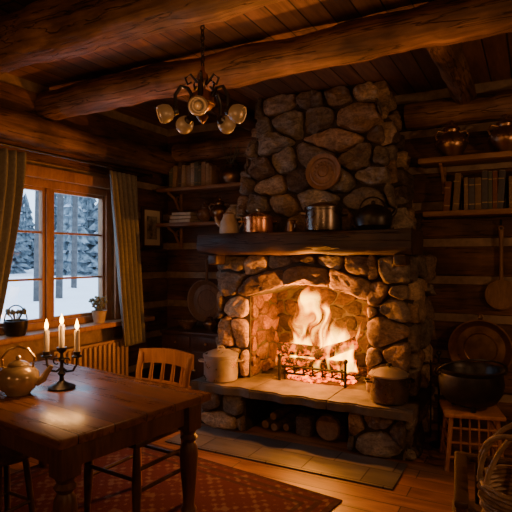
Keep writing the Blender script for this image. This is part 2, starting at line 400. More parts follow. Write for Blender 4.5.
# ------------------------------------------------------------------ fireplace
FP=empty('stone_fireplace')
FL,FR,FY=-2.62,-.84,4.15
OL,OR=-2.30,-1.19
HT=.39
b=B('firebox_surround')
b.box(((FL+OL)/2,(FY+Y1)/2-.03,.98),(OL-FL,Y1-FY-.08,1.16),'mortar',bev=0)
b.box(((FR+OR)/2,(FY+Y1)/2-.03,.98),(FR-OR,Y1-FY-.08,1.16),'mortar',bev=0)
b.box(((OL+OR)/2,4.79,.98),(OR-OL,.13,1.16),'mortar',bev=0)
arcp=[]
for i in range(17):
    t=i/16; x=OL+(OR-OL)*t; arcp.append((x,FY,1.14+.13*math.sin(math.pi*t)))
poly=arcp+[(OR,FY,1.55),(OL,FY,1.55)]
b.prism(poly,(0,.58,0),'mortar')
for (u0,u1) in ((FL,OL),(OR,FR)):
    stone_face(b,[(u0-.01,.40),(u1+.0,.40),(u1+.0,1.53),(u0-.01,1.53)],(0,FY,0),(1,0,0),(0,0,1),(0,-1,0),.30,.175,.06,'stone')
def az(x): t=(x-OL)/(OR-OL); return 1.14+.13*math.sin(math.pi*max(0,min(1,t)))
cuts=[OL-.04,OL+.36,OL+.78,OR+.04]
for i in range(3):
    a,c=cuts[i],cuts[i+1]; m_=(a+c)/2; q1=a+(c-a)*.25; q3=a+(c-a)*.75
    stone_poly(b,[(a,az(a)),(q1,az(q1)),(m_,az(m_)),(q3,az(q3)),(c,az(c)),(c,az(c)+.17),(m_,az(m_)+.17),(a,az(a)+.17)],(0,FY,0),(1,0,0),(0,0,1),(0,-1,0),.055,'stone',.006,tint=((.18,.12,.08),(.28,.19,.115),(.38,.26,.155))[i])
for i in range(5):
    a=OL-.04+.238*i; c=a+.238; 
    stone_poly(b,[(a,az(a)+.18),(c,az(c)+.18),(c,1.53),(a,1.53)],(0,FY,0),(1,0,0),(0,0,1),(0,-1,0),.045,'stone',.008)
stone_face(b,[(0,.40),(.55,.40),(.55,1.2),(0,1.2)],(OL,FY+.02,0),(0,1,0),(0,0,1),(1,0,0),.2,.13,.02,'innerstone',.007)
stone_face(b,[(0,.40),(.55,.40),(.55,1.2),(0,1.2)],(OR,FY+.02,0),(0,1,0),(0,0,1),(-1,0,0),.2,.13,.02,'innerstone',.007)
stone_face(b,[(OL,.40),(OR,.40),(OR,1.3),(OL,1.3)],(0,4.725,0),(1,0,0),(0,0,1),(0,-1,0),.21,.12,.02,'soot',.007)
stone_face(b,[(-.02,.40),(.68,.40),(.68,1.53),(-.02,1.53)],(FR,FY,0),(0,1,0),(0,0,1),(1,0,0),.28,.185,.05,'stone')
stone_face(b,[(-.02,.40),(.68,.40),(.68,1.53),(-.02,1.53)],(FL,FY,0),(0,1,0),(0,0,1),(-1,0,0),.28,.185,.05,'stone')
b.done(parent=FP,angle=50)
b=B('hearth_base'); BY=3.87; NL,NR=-2.19,-1.27
b.box(((-2.66+NL)/2,(BY+Y1)/2-.03,.16),(NL+2.66,Y1-BY-.08,.32),'mortar',bev=0)
b.box(((-.82+NR)/2,(BY+Y1)/2-.03,.16),(-.82-NR,Y1-BY-.08,.32),'mortar',bev=0)
b.box(((NL+NR)/2,4.62,.16),(NR-NL,.42,.32),'mortar',bev=0)
for u0,u1 in ((-2.66,NL),(NR,-.82)):
    stone_face(b,[(u0,.0),(u1,.0),(u1,.325),(u0,.325)],(0,BY,0),(1,0,0),(0,0,1),(0,-1,0),.24,.16,.045,'stone')
stone_face(b,[(0,.0),(.9,.0),(.9,.325),(0,.325)],(-.82,BY,0),(0,1,0),(0,0,1),(1,0,0),.28,.16,.04,'stone')
stone_face(b,[(0,.0),(.9,.0),(.9,.325),(0,.325)],(-2.66,BY,0),(0,1,0),(0,0,1),(-1,0,0),.28,.16,.04,'stone')
b.done(parent=FP,angle=50)
b=B('hearth_slab')
xs=[-2.72,-2.1,-1.42,-.76]
for i in range(3):
    x0,x1=xs[i],xs[i+1]
    n=20; pts=[]
    for k in range(n+1): 
        xx=x0+.003+(x1-x0-.006)*k/n; pts.append((xx,3.79+.04*noise.noise(Vector((xx,0,0))*7)+.012*noise.noise(Vector((xx,0,0))*30)))
    ring=pts+[(x1-.003,4.76),(x0+.003,4.76)]
    zt=HT+.004*R.random()
    b.prism([(p[0],p[1],.32) for p in ring],(0,0,zt-.32-.012),'slab')
    ins=[(p[0],p[1]+.012) for p in pts]+[(x1-.006,4.75),(x0+.006,4.75)]
    b.prism([(p[0],p[1],zt-.013) for p in ins],(0,0,.013),'slab')
b.done(parent=FP)
b=B('mantel')
n=60; vs=[];fs=[]
prof=[(3.93,1.545),(3.915,1.57),(3.91,1.62),(3.912,1.68),(3.925,1.715),(3.95,1.722),(4.40,1.722),(4.40,1.53),(3.95,1.53)]
for i in range(n+1):
    x=-2.72+(1.92)*i/n
    for (y,z) in prof:
        q=Vector((x*4,y*7,z*9)); vs.append((x,y+.026*noise.noise(q),z+(.016*noise.noise(q+Vector((9,0,0))) if z<1.7 else 0)))
m8=len(prof)
for i in range(n):
    for k in range(m8): fs.append([i*m8+k,i*m8+(k+1)%m8,(i+1)*m8+(k+1)%m8,(i+1)*m8+k])
fs.append(list(range(m8))); fs.append([n*m8+k for k in range(m8)][::-1]); b.add(vs,fs,'mantel')
b.box((-2.57,4.02,1.485),(.10,.18,.09),'mantel',bev=.02); b.box((-.89,4.02,1.485),(.10,.18,.09),'mantel',bev=.02)
b.done(parent=FP)
b=B('chimney')
zb,zt=1.71,ZC; yb,yt=4.32,4.42; lb,lt,rb,rt=-2.53,-2.28,-.98,-1.2
core=[(lb,yb,zb),(rb,yb,zb),(rb,4.86,zb),(lb,4.86,zb),(lt,yt,zt),(rt,yt,zt),(rt,4.86,zt),(lt,4.86,zt)]
b.add(core,[(0,1,2,3),(7,6,5,4),(0,4,5,1),(1,5,6,2),(2,6,7,3),(3,7,4,0)],'mortar')
H=math.hypot(zt-zb,yt-yb); uz=Vector((0,yt-yb,zt-zb)).normalized(); nn=Vector((0,-uz.z,uz.y))
stone_face(b,[(lb-.02,0),(rb+.02,0),(rt+.02,H),(lt-.02,H)],(0,yb,zb),(1,0,0),uz,nn,.31,.18,.10,'stone',.012)
for sx,xb_,xt_ in ((1,rb,rt),(-1,lb,lt)):
    H2=math.hypot(zt-zb,xt_-xb_); u2=Vector((xt_-xb_,0,zt-zb)).normalized()
    n2=Vector((sx*u2.z,0,-sx*u2.x))
    stone_face(b,[(-.03,0),(.52,0),(.52,H2),(yt-yb-.03,H2)],(xb_,yb,zb),(0,1,0),u2,n2,.28,.185,.07,'stone',.012)
b.done(parent=FP,angle=50)
FI=empty('log_fire')
b=B('grate'); gx,gy=-1.72,4.42
for k in range(7):
    x=gx-.27+k*.09; b.tube([(x,gy-.17,.54),(x,gy-.165,.47),(x,gy+.15,.46)],.009,'iron',8)
for y in (gy-.15,gy+.12): b.cyl((gx-.3,y,.452),(gx+.3,y,.452),.011,'iron',8)
b.cyl((gx-.3,gy-.17,.52),(gx+.3,gy-.17,.52),.011,'iron',8)
for x in (gx-.28,gx+.28):
    for y in (gy-.15,gy+.12): b.cyl((x,y,.395),(x,y,.455),.012,'iron',8)
for x in (gx-.31,gx+.31):
    b.tube([(x,gy-.2,.395),(x,gy-.19,.60)],.013,'iron',8); b.ball((x,gy-.19,.615),.022,'iron')
b.done(parent=FI)
b=B('burning_logs')
def flog(p,q,r):
    p=Vector(p);q=Vector(q); b.tube([p.lerp(q,i/12) for i in range(13)],r,'ember',14,nz=.25,nsc=9)
flog((gx-.32,gy-.10,.535),(gx+.27,gy-.08,.54),.056); flog((gx-.25,gy+.07,.53),(gx+.32,gy+.06,.52),.06)
flog((gx-.36,gy-.14,.67),(gx+.08,gy+.04,.63),.055); flog((gx-.0,gy-.14,.62),(gx+.34,gy+.03,.75),.052)
b.done(parent=FI)
b=B('coals')
for i in range(130):
    x=gx+R.gauss(0,.17); y=gy+R.uniform(-.17,.14)
    if abs(x-gx)>.36: continue
    b.ball((x,y,.405+R.random()*.05),(R.uniform(.015,.03),R.uniform(.015,.03),R.uniform(.012,.02)),'coal',8,.5)
b.done(parent=FI)
m,nt,out=newmat('flame_volume')
tc=N(nt,'ShaderNodeTexCoord'); s=N(nt,'ShaderNodeSeparateXYZ'); L(nt,tc.outputs['Object'],s.inputs[0])
x,y,z=s.outputs[0],s.outputs[1],s.outputs[2]
mp=N(nt,'ShaderNodeMapping'); mp.inputs['Scale'].default_value=(1,1,.8); L(nt,tc.outputs['Object'],mp.inputs[0])
w1=noise_t(nt,mp.outputs[0],4.0,1,.5); w1=mth(nt,'MULTIPLY',mth(nt,'SUBTRACT',w1,.5),mth(nt,'MULTIPLY',z,.9))
x2=mth(nt,'ADD',x,w1)
cb=N(nt,'ShaderNodeCombineXYZ'); L(nt,x2,cb.inputs[0]); L(nt,mth(nt,'MULTIPLY',y,.45),cb.inputs[1]); L(nt,mth(nt,'MULTIPLY',z,.24),cb.inputs[2])
f=noise_t(nt,cb.outputs[0],11,2,.5,.7)
rx=mth(nt,'POWER',mth(nt,'ABSOLUTE',mth(nt,'DIVIDE',x2,.31)),2); ry=mth(nt,'POWER',mth(nt,'ABSOLUTE',mth(nt,'DIVIDE',y,.14)),2)
r2=mth(nt,'ADD',rx,ry)
h=mth(nt,'DIVIDE',z,.70)
val=mth(nt,'MULTIPLY_ADD',mth(nt,'SUBTRACT',f,.5),6.0,.66)
val=mth(nt,'SUBTRACT',val,mth(nt,'MULTIPLY',r2,mth(nt,'MULTIPLY_ADD',h,1.7,.45)))
val=mth(nt,'SUBTRACT',val,mth(nt,'MULTIPLY',h,.46))
d=mth(nt,'DIVIDE',val,.75,clamp=True); d=mth(nt,'MULTIPLY',d,mth(nt,'DIVIDE',mth(nt,'SUBTRACT',.76,z),.12,clamp=True))
col=ramp(nt,d,[(0,(1,.09,.0)),(.35,(1,.18,.001)),(.7,(1,.33,.006)),(1,(1,.50,.045))])
em=N(nt,'ShaderNodeEmission'); L(nt,col,em.inputs[0]); L(nt,mth(nt,'MULTIPLY',mth(nt,'POWER',d,1.7),88),em.inputs[1])
L(nt,em.outputs[0],out.inputs['Volume']); M['flamevol']=m
b=B('flames'); b.box((0,0,.38),(.78,.32,.76),'flamevol',bev=0); o=b.done(parent=FI); o.location=(gx,gy,.5)
FC=(1,.31,.035)
for i,(p,w) in enumerate((((gx,gy-.22,.94),34),((gx-.16,gy-.22,.76),17),((gx+.15,gy-.22,.76),17),((gx,gy-.38,1.03),72))):
    l=light('fire_light_%d'%i,p,w,FC,.0); l.parent=FI
# ------------------------------------------------------------------ niche
b=B('split_firewood')
for (x,z,r,yy) in ((-2.06,.050,.038,4.0),(-1.96,.048,.036,3.97),(-1.87,.044,.034,4.02),(-2.0,.118,.034,4.03)):
    b.tube([(x,yy,z),(x+.02,yy+.15,z),(x+.01,yy+.38,z)],r,'bark2',10,nz=.2,nsc=12); b.cyl((x,yy-.002,z),(x,yy-.004,z),r*.85,'cutwood',10)
b.done()
b=B('hearth_brick'); b.box((-1.70,4.06,.085),(.15,.16,.17),'stone',bev=.03,tint=(.24,.2,.17)); b.done()
b=B('log_slice'); b.tube([(-1.47,3.96,.113),(-1.47,4.0,.118)],.105,'bark2',24,nz=.05); b.cyl((-1.47,3.957,.113),(-1.47,3.953,.113),.092,'cutwood',24); b.done()
b=B('slate_hearth_tiles'); b.box((-1.72,3.57,.006),(1.84,.46,.012),'slate',bev=.002); b.done()
b=B('patterned_rug'); b.box((0,0,.005),(2.04,1.84,.009),'rug',bev=.003)
b.done(loc=(-2.16,2.26,0),rz=math.radians(-7))
# ------------------------------------------------------------------ pots
def pot(name,loc,r,h,mat,lid=True,knob='iron',handles=True,rz=0,lidmat=None,loop=False):
    b=B(name)
    b.lathe([(0,0),(r*.90,0),(r*.97,h*.05),(r,h*.25),(r,h*.93),(r*1.05,h*.96),(r*1.05,h),(r*.95,h),(r*.94,h*.3),(0,h*.06)],(0,0,0),mat,36)
    if lid:
        lm=lidmat or mat
        b.lathe([(r*1.04,h),(r*1.05,h+.012),(r*.95,h+.02),(r*.6,h+.045),(r*.25,h+.058),(0,h+.06)],(0,0,.001),lm,36)
        if loop: b.tube(arc((0,0,h+.055),.032,0,180,10),.006,knob,8)
        else: b.lathe([(.008,0),(.008,.012),(.02,.02),(.022,.03),(.012,.038),(0,.04)],(0,0,h+.055),knob,14)
    if handles:
        for sg in (-1,1):
            b.tube([(sg*r*.98,-.045,h*.78),(sg*(r+.035),-.04,h*.8),(sg*(r+.045),0,h*.8),(sg*(r+.035),.04,h*.8),(sg*r*.98,.045,h*.78)],.008,knob,8)
    return b.done(loc=loc,rz=rz)
pot('lidded_stockpot',(-2.50,3.97,.396),.155,.22,'steel',knob='steel',rz=.5,loop=True)
pot('lidded_saucepot',(-.98,3.99,.396),.145,.20,'pewter',knob='iron',rz=.5,lidmat='steel')
pot('copper_saucepan',(-2.16,4.06,1.723),.130,.125,'copper',lid=True,knob='brass',rz=.5)
pot('large_lidded_pot',(-1.55,4.07,1.723),.155,.185,'pewter',knob='steel',rz=.5,loop=True)
b=B('cast_iron_kettle')
b.lathe([(0,0),(.09,0),(.125,.03),(.135,.08),(.12,.13),(.09,.155),(.07,.16),(.065,.168),(.03,.18),(0,.182)],(0,0,0),'iron',32)
b.ball((0,0,.192),.016,'iron'); b.tube([(.11,0,.09),(.15,0,.12),(.165,0,.15)],lambda t:.02-.008*t,'iron',10)
b.tube(arc((0,0,.13),.10,0,180,14),.006,'iron',8)
b.done(loc=(-1.13,4.08,1.723),rz=.6,scale=1.15)
b=B('coffee_pot')
b.lathe([(0,0),(.078,0),(.082,.02),(.075,.08),(.055,.13),(.05,.15),(.056,.155),(.03,.172),(0,.175)],(0,0,0),'cream',28)
b.ball((0,0,.185),.013,'cream'); b.tube([(-.068,0,.06),(-.10,0,.09),(-.115,0,.14)],lambda t:.016-.007*t,'cream',10)
b.tube([(.055,0,.14),(.10,0,.13),(.105,0,.08),(.075,0,.04)],.007,'cream',8)
b.done(loc=(-2.46,4.05,1.723),rz=.5,scale=1.12)
b=B('mantel_tankard'); b.lathe([(0,0),(.055,0),(.058,.01),(.05,.05),(.048,.12),(.055,.13),(.048,.13),(.04,.1),(0,.02)],(0,0,0),'bronze',24); b.tube([(.048,0,.11),(.085,0,.10),(.085,0,.05),(.05,0,.03)],.007,'bronze',8)
b.done(loc=(-1.86,4.10,1.723),rz=-.6,scale=.8)
b=B('carved_wall_plate')
mt=Euler((math.radians(90-4),0,0)).to_matrix()
b.lathe([(0,0),(.15,0),(.162,.012),(.158,.024),(.14,.02),(.125,.012),(.11,.02),(.098,.012),(.06,.014),(.05,.022),(.04,.014),(0,.018)],(0,0,0),'board',36,mt=mt)
for k in range(14):
    a=2*math.pi*k/14; b.ball((.079*math.cos(a),-.014,.079*math.sin(a)),(.012,.006,.012),'board',8)
b.done(loc=(-1.60,4.205,2.245))
# ------------------------------------------------------------------ table
TR=math.radians(-8); TC=Vector((-2.438,2.055,.0095))
TL,TW,TH=1.6,.95,.75
b=B('dining_table')
b.box((0,0,TH-.0225-.0095),(TL,TW,.045),'table',bev=.01)
for sy in (-1,1): b.box((0,sy*(TW/2-.085),.635),(TL-.2,.028,.12),'tleg')
for sx in (-1,1): b.box((sx*(TL/2-.085),0,.635),(.028,TW-.2,.12),'tleg')
for sx in (-1,1):
    for sy in (-1,1):
        cx,cy=sx*(TL/2-.09),sy*(TW/2-.09)
        b.box((cx,cy,.62),(.10,.10,.15),'tleg')
        b.lathe([(.03,0),(.042,.03),(.036,.06),(.03,.075),(.045,.10),(.032,.125),(.036,.2),(.048,.33),(.052,.40),(.046,.45),(.032,.475),(.05,.50),(.034,.52),(.048,.545)],(cx,cy,0),'tleg',24)
b.done(loc=TC,rz=TR)
def chair(name,loc,rz,mat='chair',seatmat=None,top=.92,scale=1):
    b=B(name); sm=seatmat or mat
    b.box((0,0,.445),(.42,.42,.035),sm,bev=.012)
    for sx in (-1,1):
        b.tube([(sx*.185,-.18,0.004),(sx*.18,-.175,.22),(sx*.175,-.17,.43)],lambda t:.016+.01*math.sin(math.pi*t),sm,12)
        b.tube([(sx*.19,.21,.004),(sx*.18,.185,.44),(sx*.185,.205,.7),(sx*.19,.235,top-.02)],.019,mat,12)
        b.cyl((sx*.183,-.178,.2),(sx*.186,.198,.2),.011,sm,10)
        b.cyl((sx*.183,-.178,.31),(sx*.184,.193,.31),.011,sm,10)
    b.cyl((-.183,-.178,.26),(.183,-.178,.26),.011,sm,10); b.cyl((-.186,.2,.26),(.186,.2,.26),.011,sm,10)
    for zc,hh,yo in ((top-.045,.085,.236),(top-.20,.045,.212),):
        vs=[];fs=[];n=14
        for i in range(n+1):
            x=-.205+.41*i/n; bow=.03*math.cos(math.pi*x/.41)
            zz=zc+(.012*math.cos(math.pi*x/.41) if hh>.06 else 0)
            for dy,dz in ((-.012,-hh/2),(.012,-hh/2),(.014,hh/2),(-.010,hh/2)): vs.append((x,yo+bow+dy,zz+dz))
        for i in range(n):
            for k in range(4): fs.append([i*4+k,i*4+(k+1)%4,(i+1)*4+(k+1)%4,(i+1)*4+k])
        fs+= [[0,1,2,3],[n*4+3,n*4+2,n*4+1,n*4]]; b.add(vs,fs,mat)
    for x in (-.12,-.04,.04,.12):
        bow=.03*math.cos(math.pi*x/.41)
        b.tube([(x,.19+.0*bow,.455),(x,.212+bow,top-.2),(x,.236+bow,top-.07)],lambda t:.009+.004*math.sin(math.pi*t),mat,8)
    return b.done(loc=loc,rz=rz,scale=scale)
chair('dining_chair',(-2.08,2.36,.0095),math.radians(-4),seatmat='dark',scale=1.08,top=.83)
b=B('wooden_stool')
b.lathe([(0,.41),(.16,.41),(.175,.42),(.175,.44),(.165,.452),(0,.45)],(0,0,0),'dark',32)
for k in range(4):
    a=math.pi/4+k*math.pi/2; b.cyl((.16*math.cos(a),.16*math.sin(a),0.003),(.11*math.cos(a),.11*math.sin(a),.415),.017,'dark',10)
for k in range(4):
    a=math.pi/4+k*math.pi/2; a2=a+math.pi/2; b.cyl((.145*math.cos(a),.145*math.sin(a),.15),(.145*math.cos(a2),.145*math.sin(a2),.15),.01,'dark',8)
b.done(loc=(-2.55,1.82,.0095))
# ------------------------------------------------------------------ candelabra
b=B('candelabra'); zt_=.752
b.lathe([(0,0),(.075,0),(.078,.008),(.06,.018),(.03,.03),(.014,.045),(.012,.07),(.024,.085),(.012,.10),(.010,.15),(.02,.165),(.010,.18),(.01,.2),(.026,.215),(.03,.235),(.018,.235),(0,.232)],(0,0,0),'iron',24)
tips=[(0,0,.235)]
for sg in (-1,1):
    b.tube([(0,0,.12),(sg*.03,0,.095),(sg*.065,0,.10),(sg*.085,0,.135),(sg*.088,0,.175)],.007,'iron',8)
    b.lathe([(0,.17),(.026,.178),(.03,.185),(.018,.19),(.02,.21),(.014,.21),(0,.205)],(sg*.088,0,0),'iron',18); tips.append((sg*.088,0,.205))
    b.tube(arc((sg*.03,0,.155),.018,0,300,12),.004,'iron',6)
for (x,y,z) in tips:
    b.lathe([(.0155,0),(.0155,.122),(.013,.128),(.004,.126),(0,.126)],(x,y,z),'wax',16); b.cyl((x,y,z+.125),(x,y,z+.137),.0015,'wick',6)
    b.lathe([(0,0),(.006,.006),(.0115,.018),(.009,.034),(.004,.050),(0,.064)],(x,y,z+.13),'flame',12)
b.done(loc=(-2.39,2.08,zt_),rz=math.radians(28))
cr=math.radians(28)
for i,(x,y,z) in enumerate(tips): light('candle_light_%d'%i,(-2.39+x*math.cos(cr),2.08+x*math.sin(cr),zt_+z+.21),3.4,(1,.46,.15),0)
b=B('ceramic_teapot')
b.lathe([(0,0),(.06,0),(.062,.008),(.085,.03),(.105,.075),(.10,.11),(.075,.14),(.055,.15),(.052,.158),(.035,.17),(.012,.178),(0,.18)],(0,0,0),'tea',36)
b.ball((0,0,.19),.014,'tea'); b.tube([(.09,0,.06),(.125,0,.075),(.145,0,.11),(.17,0,.145)],lambda t:.024-.013*t,'tea',14)
hp=[(-.075,0,.13),(-.085,0,.19),(-.05,0,.235),(0,0,.25),(.05,0,.235),(.082,0,.19),(.07,0,.13)]
b.tube(hp,.0065,'brass',8)
b.done(loc=(-2.50,1.88,zt_),rz=math.radians(35),scale=1.04)
# ------------------------------------------------------------------ window
b=B('window_1'); xw=X0-.06
def wf(y0,y1,z0,z1,t=.05,xx=None,m='win'): b.box((xx if xx is not None else xw,(y0+y1)/2,(z0+z1)/2),(t,y1-y0,z1-z0),m,bev=.004)
for y in (WY0,WY1-.07): wf(y,y+.07,WZ0,WZ1,.1)
wf(WY0+.07,WY1-.07,WZ0,WZ0+.06,.1); wf(WY0+.07,WY1-.07,WZ1-.07,WZ1,.1)
mid=(WY0+WY1)/2; wf(mid-.035,mid+.035,WZ0+.06,WZ1-.07,.09)
for (a,c) in ((WY0+.07,mid-.035),(mid+.035,WY1-.07)):
    wf(a,a+.03,WZ0+.06,WZ1-.07,.05); wf(c-.03,c,WZ0+.06,WZ1-.07,.05)
    wf(a+.03,c-.03,WZ0+.06,WZ0+.09,.05); wf(a+.03,c-.03,WZ1-.10,WZ1-.07,.05)
    for z in (1.31,1.73): wf(a+.03,c-.03,z-.010,z+.010,.03)
    b.box((xw-.005,(a+c)/2,(WZ0+WZ1)/2),(.004,c-a-.05,WZ1-WZ0-.16),'glass',bev=0)
xc=X0+.035
b.box((xc,WY0-.045,(WZ0+WZ1)/2),(.03,.09,WZ1-WZ0),'win'); b.box((xc,WY1+.045,(WZ0+WZ1)/2),(.03,.09,WZ1-WZ0),'win'); b.box((xc,mid,WZ1+.05),(.035,WY1-WY0+.22,.1),'win')
b.done()
b=B('window_sill'); b.box((X0+.08,3.05,WZ0-.03),(.2,2.8,.05),'win',bev=.012); b.done()
sz=WZ0-.005
def curtain(name,ytop,ybot,z0,z1,x,ph,tie=None):
    b=B(name); nu,nv=60,40; vs=[];fs=[]
    for j in range(nv+1):
        t=j/nv; z=z1+(z0-z1)*t
        s_=t
        if tie: s_=min(1,t/tie)**1.5
        ya=ytop[0]+(ybot[0]-ytop[0])*s_; yb_=ytop[1]+(ybot[1]-ytop[1])*s_
        if tie and t>tie: yb_+=(t-tie)*.12
        for i in range(nu+1):
            u=i/nu; y=ya+(yb_-ya)*u
            amp=.026+.010*math.sin(3*t+ph); xx=x+amp*math.sin(u*2*math.pi*6+ph+.8*math.sin(2*t+u*3))
            vs.append((xx,y+.01*noise.noise(Vector((u*3,t*3,ph))),z+(.012*math.sin(u*37) if j==nv else 0)))
    for j in range(nv):
        for i in range(nu): fs.append([j*(nu+1)+i,j*(nu+1)+i+1,(j+1)*(nu+1)+i+1,(j+1)*(nu+1)+i])
    b.add(vs,fs,'curtain'); o=b.done(angle=180)
    sm=o.modifiers.new('s','SOLIDIFY'); sm.thickness=.004; return o
curtain('linen_curtain',(3.68,4.06),(3.88,4.22),.62,2.34,X0+.245,.4)
curtain('linen_curtain',(2.28,2.74),(2.20,2.50),.75,2.34,X0+.245,1.9,tie=.9)
b=B('curtain_rod'); b.cyl((X0+.245,2.15,2.375),(X0+.245,4.3,2.375),.013,'iron',12)
for y in (2.2,4.26): b.cyl((X0+.0251,y,2.375),(X0+.245,y,2.375),.008,'iron',8); b.ball((X0+.245,y+(.04 if y>3 else -.05),2.375),.022,'iron')
b.done()
b=B('potted_twigs'); b.lathe([(0,0),(.06,0),(.075,.05),(.078,.10),(.07,.105),(.065,.06),(0,.06)],(0,0,0),'iron',22)
b.tube(arc((0,0,.09),.072,0,180,14,(.5,.86,0),(0,0,1.6)),.005,'iron',6)
for k in range(16):
    a=R.uniform(0,6.28); q=R.uniform(.02,.06); b.tube([(0,0,.05),(q*.5*math.cos(a),q*.5*math.sin(a),.12),(q*math.cos(a),q*math.sin(a),.14+R.random()*.04)],.003,'leaf',5); b.ball((q*math.cos(a),q*math.sin(a),.15+R.random()*.02),(.012,.012,.016),'leaf',6)
b.done(loc=(X0+.10,2.78,sz+.002),scale=1.2)
b=B('potted_dried_plant'); b.lathe([(0,0),(.045,0),(.065,.1),(.07,.11),(.06,.112),(.05,.08),(0,.08)],(0,0,0),'cream',22)
for k in range(46):
    a=R.uniform(0,6.28); q=R.uniform(.02,.08); h=.14+R.random()*.09; b.tube([(0,0,.07),(q*.5*math.cos(a),q*.5*math.sin(a),.13),(q*math.cos(a),q*math.sin(a),h)],.0025,'leaf',5); b.ball((q*math.cos(a),q*math.sin(a),h),(.018,.014,.012),'leaf',6)
b.done(loc=(X0+.10,3.70,sz+.002),scale=1.1)
b=B('slatted_radiator')
for k in range(15): b.box((X0+.12,3.16+k*.062,.38),(.09,.04,.56),'radiator',bev=.014)
b.box((X0+.12,3.6,.10),(.05,.95,.04),'radiator'); b.box((X0+.12,3.6,.66),(.05,.95,.04),'radiator')
for y in (3.2,4.0): b.box((X0+.12,y,.05),(.04,.04,.1),'radiator')
b.done()
b=B('framed_picture'); yc,zc=4.56,1.84
for dy in (-.16,.16): b.box((X0+.045,yc+dy,zc),(.03,.035,.46),'dark')
for dz in (-.215,.215): b.box((X0+.045,yc,zc+dz),(.03,.35,.035),'dark')
b.box((X0+.033,yc,zc),(.01,.30,.41),'mat',bev=0); b.box((X0+.040,yc,zc),(.006,.17,.26),'print',bev=0)
b.done()
# ------------------------------------------------------------------ left shelves
def shelf(name,x0,x1,z,dep=.26,t=.04,br=()):
    b=B(name); yb=Y1-.03
    b.box(((x0+x1)/2,yb-dep/2,z-t/2),(x1-x0,dep,t),'shelf',bev=.007)
    for x in br:
        b.box((x,yb-.012,z-t-.12),(.035,.024,.24),'shelf'); b.tube([(x,yb-.02,z-t-.22),(x,yb-.08,z-t-.16),(x,yb-.15,z-t-.06),(x,yb-dep+.04,z-t-.012)],.014,'shelf',8)
        b.tube(arc((x,yb-.07,z-t-.065),.03,0,330,10,(0,1,0)),.007,'shelf',6)
    return b.done()
shelf('wall_shelf',-3.74,-2.60,2.28,.30,br=(-3.6,)); shelf('wall_shelf',-3.74,-2.66,1.89,.30,br=(-3.6,))
def books(name,x0,x1,z,hmin,hmax,y=Y1-.13,lean=True,g=1):
    b=B(name); x=x0
    cols=[(.20,.07,.04),(.10,.11,.08),(.28,.18,.10),(.08,.08,.10),(.30,.21,.12),(.15,.05,.04),(.22,.14,.07),(.09,.065,.05),(.36,.28,.18),(.06,.10,.11)]
    while x<x1:
        w=R.uniform(.028,.055); h=R.uniform(hmin,hmax); d=R.uniform(.14,.18); t=tuple(c*g for c in R.choice(cols)); rot=(0,R.uniform(0,.09) if R.random()<.25 else 0,0)
        yy=y+.02-(.18-d)/2
        xx=x+w/2
        b.box((xx,yy,z+h/2+.001),(w*.98,d,h),'book',rot,bev=.003,tint=t)
        b.box((xx,yy+.004,z+h/2+.003),(w*.78,d-.006,h+.001),'paper',rot,bev=0)
        for zz in (.2,.8): b.box((xx,yy-d/2-.0005,z+h*zz),(w*.9,.003,.008),'book',rot,bev=0,tint=(.38,.27,.12))
        x+=w+.002+(h*.09 if rot[1] else 0)
    return b.done()
books('shelf_books',-3.66,-3.10,2.28,.22,.31,g=1.6)
b=B('twig_kettle'); b.lathe([(0,0),(.08,0),(.11,.04),(.12,.09),(.10,.14),(.06,.165),(.035,.17),(.03,.19),(.04,.2),(0,.2)],(0,0,0),'bronze',24)
b.tube(arc((0,0,.15),.1,10,170,12),.006,'iron',6); b.tube([(-.1,0,.08),(-.15,0,.13),(-.17,0,.16)],lambda t:.017-.007*t,'bronze',8)
for k in range(12):
    a=R.uniform(0,6.28); b.tube([(0,0,.19),(.05*math.cos(a),.05*math.sin(a),.27),(.10*math.cos(a),.09*math.sin(a),.34+R.random()*.08)],.0035,'leaf',5)
b.done(loc=(-2.84,4.71,2.282),scale=1.05)
b=B('stacked_books')
for k,(w,d) in enumerate(((.30,.19),(.28,.18),(.24,.17))):
    b.box((0,0,.019+k*.040),(w,d,.037),'book',(0,0,.08*k-.06),bev=.003,tint=((.22,.10,.06),(.34,.24,.13),(.12,.12,.10))[k]); b.box((.004,-.003,.019+k*.040),(w-.004,d-.001,.028),'paper',(0,0,.08*k-.06),bev=0)
b.done(loc=(-3.45,4.72,1.892))
def jar(name,loc,s,mat,lid=True,ears=True):
    b=B(name); b.lathe([(r*s,z*s) for r,z in [(0,0),(.06,0),(.065,.015),(.11,.07),(.125,.12),(.11,.17),(.07,.2),(.055,.21),(.06,.23),(.068,.235),(.05,.236),(0,.236)]],(0,0,0),mat,30)
    if lid: b.lathe([(r*s,z*s) for r,z in [(.066,.237),(.06,.25),(.03,.268),(.01,.275),(.01,.285),(.018,.295),(.012,.308),(0,.31)]],(0,0,0),mat,24)
    if ears:
        for sg in (-1,1): b.tube([(sg*.055*s,0,.215*s),(sg*.11*s,0,.225*s),(sg*.135*s,0,.19*s),(sg*.118*s,0,.15*s)],.008*s,mat,8)
    for k in range(18):
        a=2*math.pi*k/18; b.ball((.122*s*math.cos(a),.122*s*math.sin(a),.125*s),(.009*s,.009*s,.014*s),mat,6)
    return b.done(loc=loc,rz=.4)
jar('stoneware_jar',(-3.17,4.70,1.892),.72,'cer',True,False); jar('stoneware_jar',(-2.97,4.69,1.892),.85,'bronze',True,True); jar('stoneware_jar',(-2.78,4.68,1.892),.72,'cream',False,False)
b=B('low_cabinet'); cx0,cx1,cy0,cy1=-3.52,-2.74,4.40,4.86
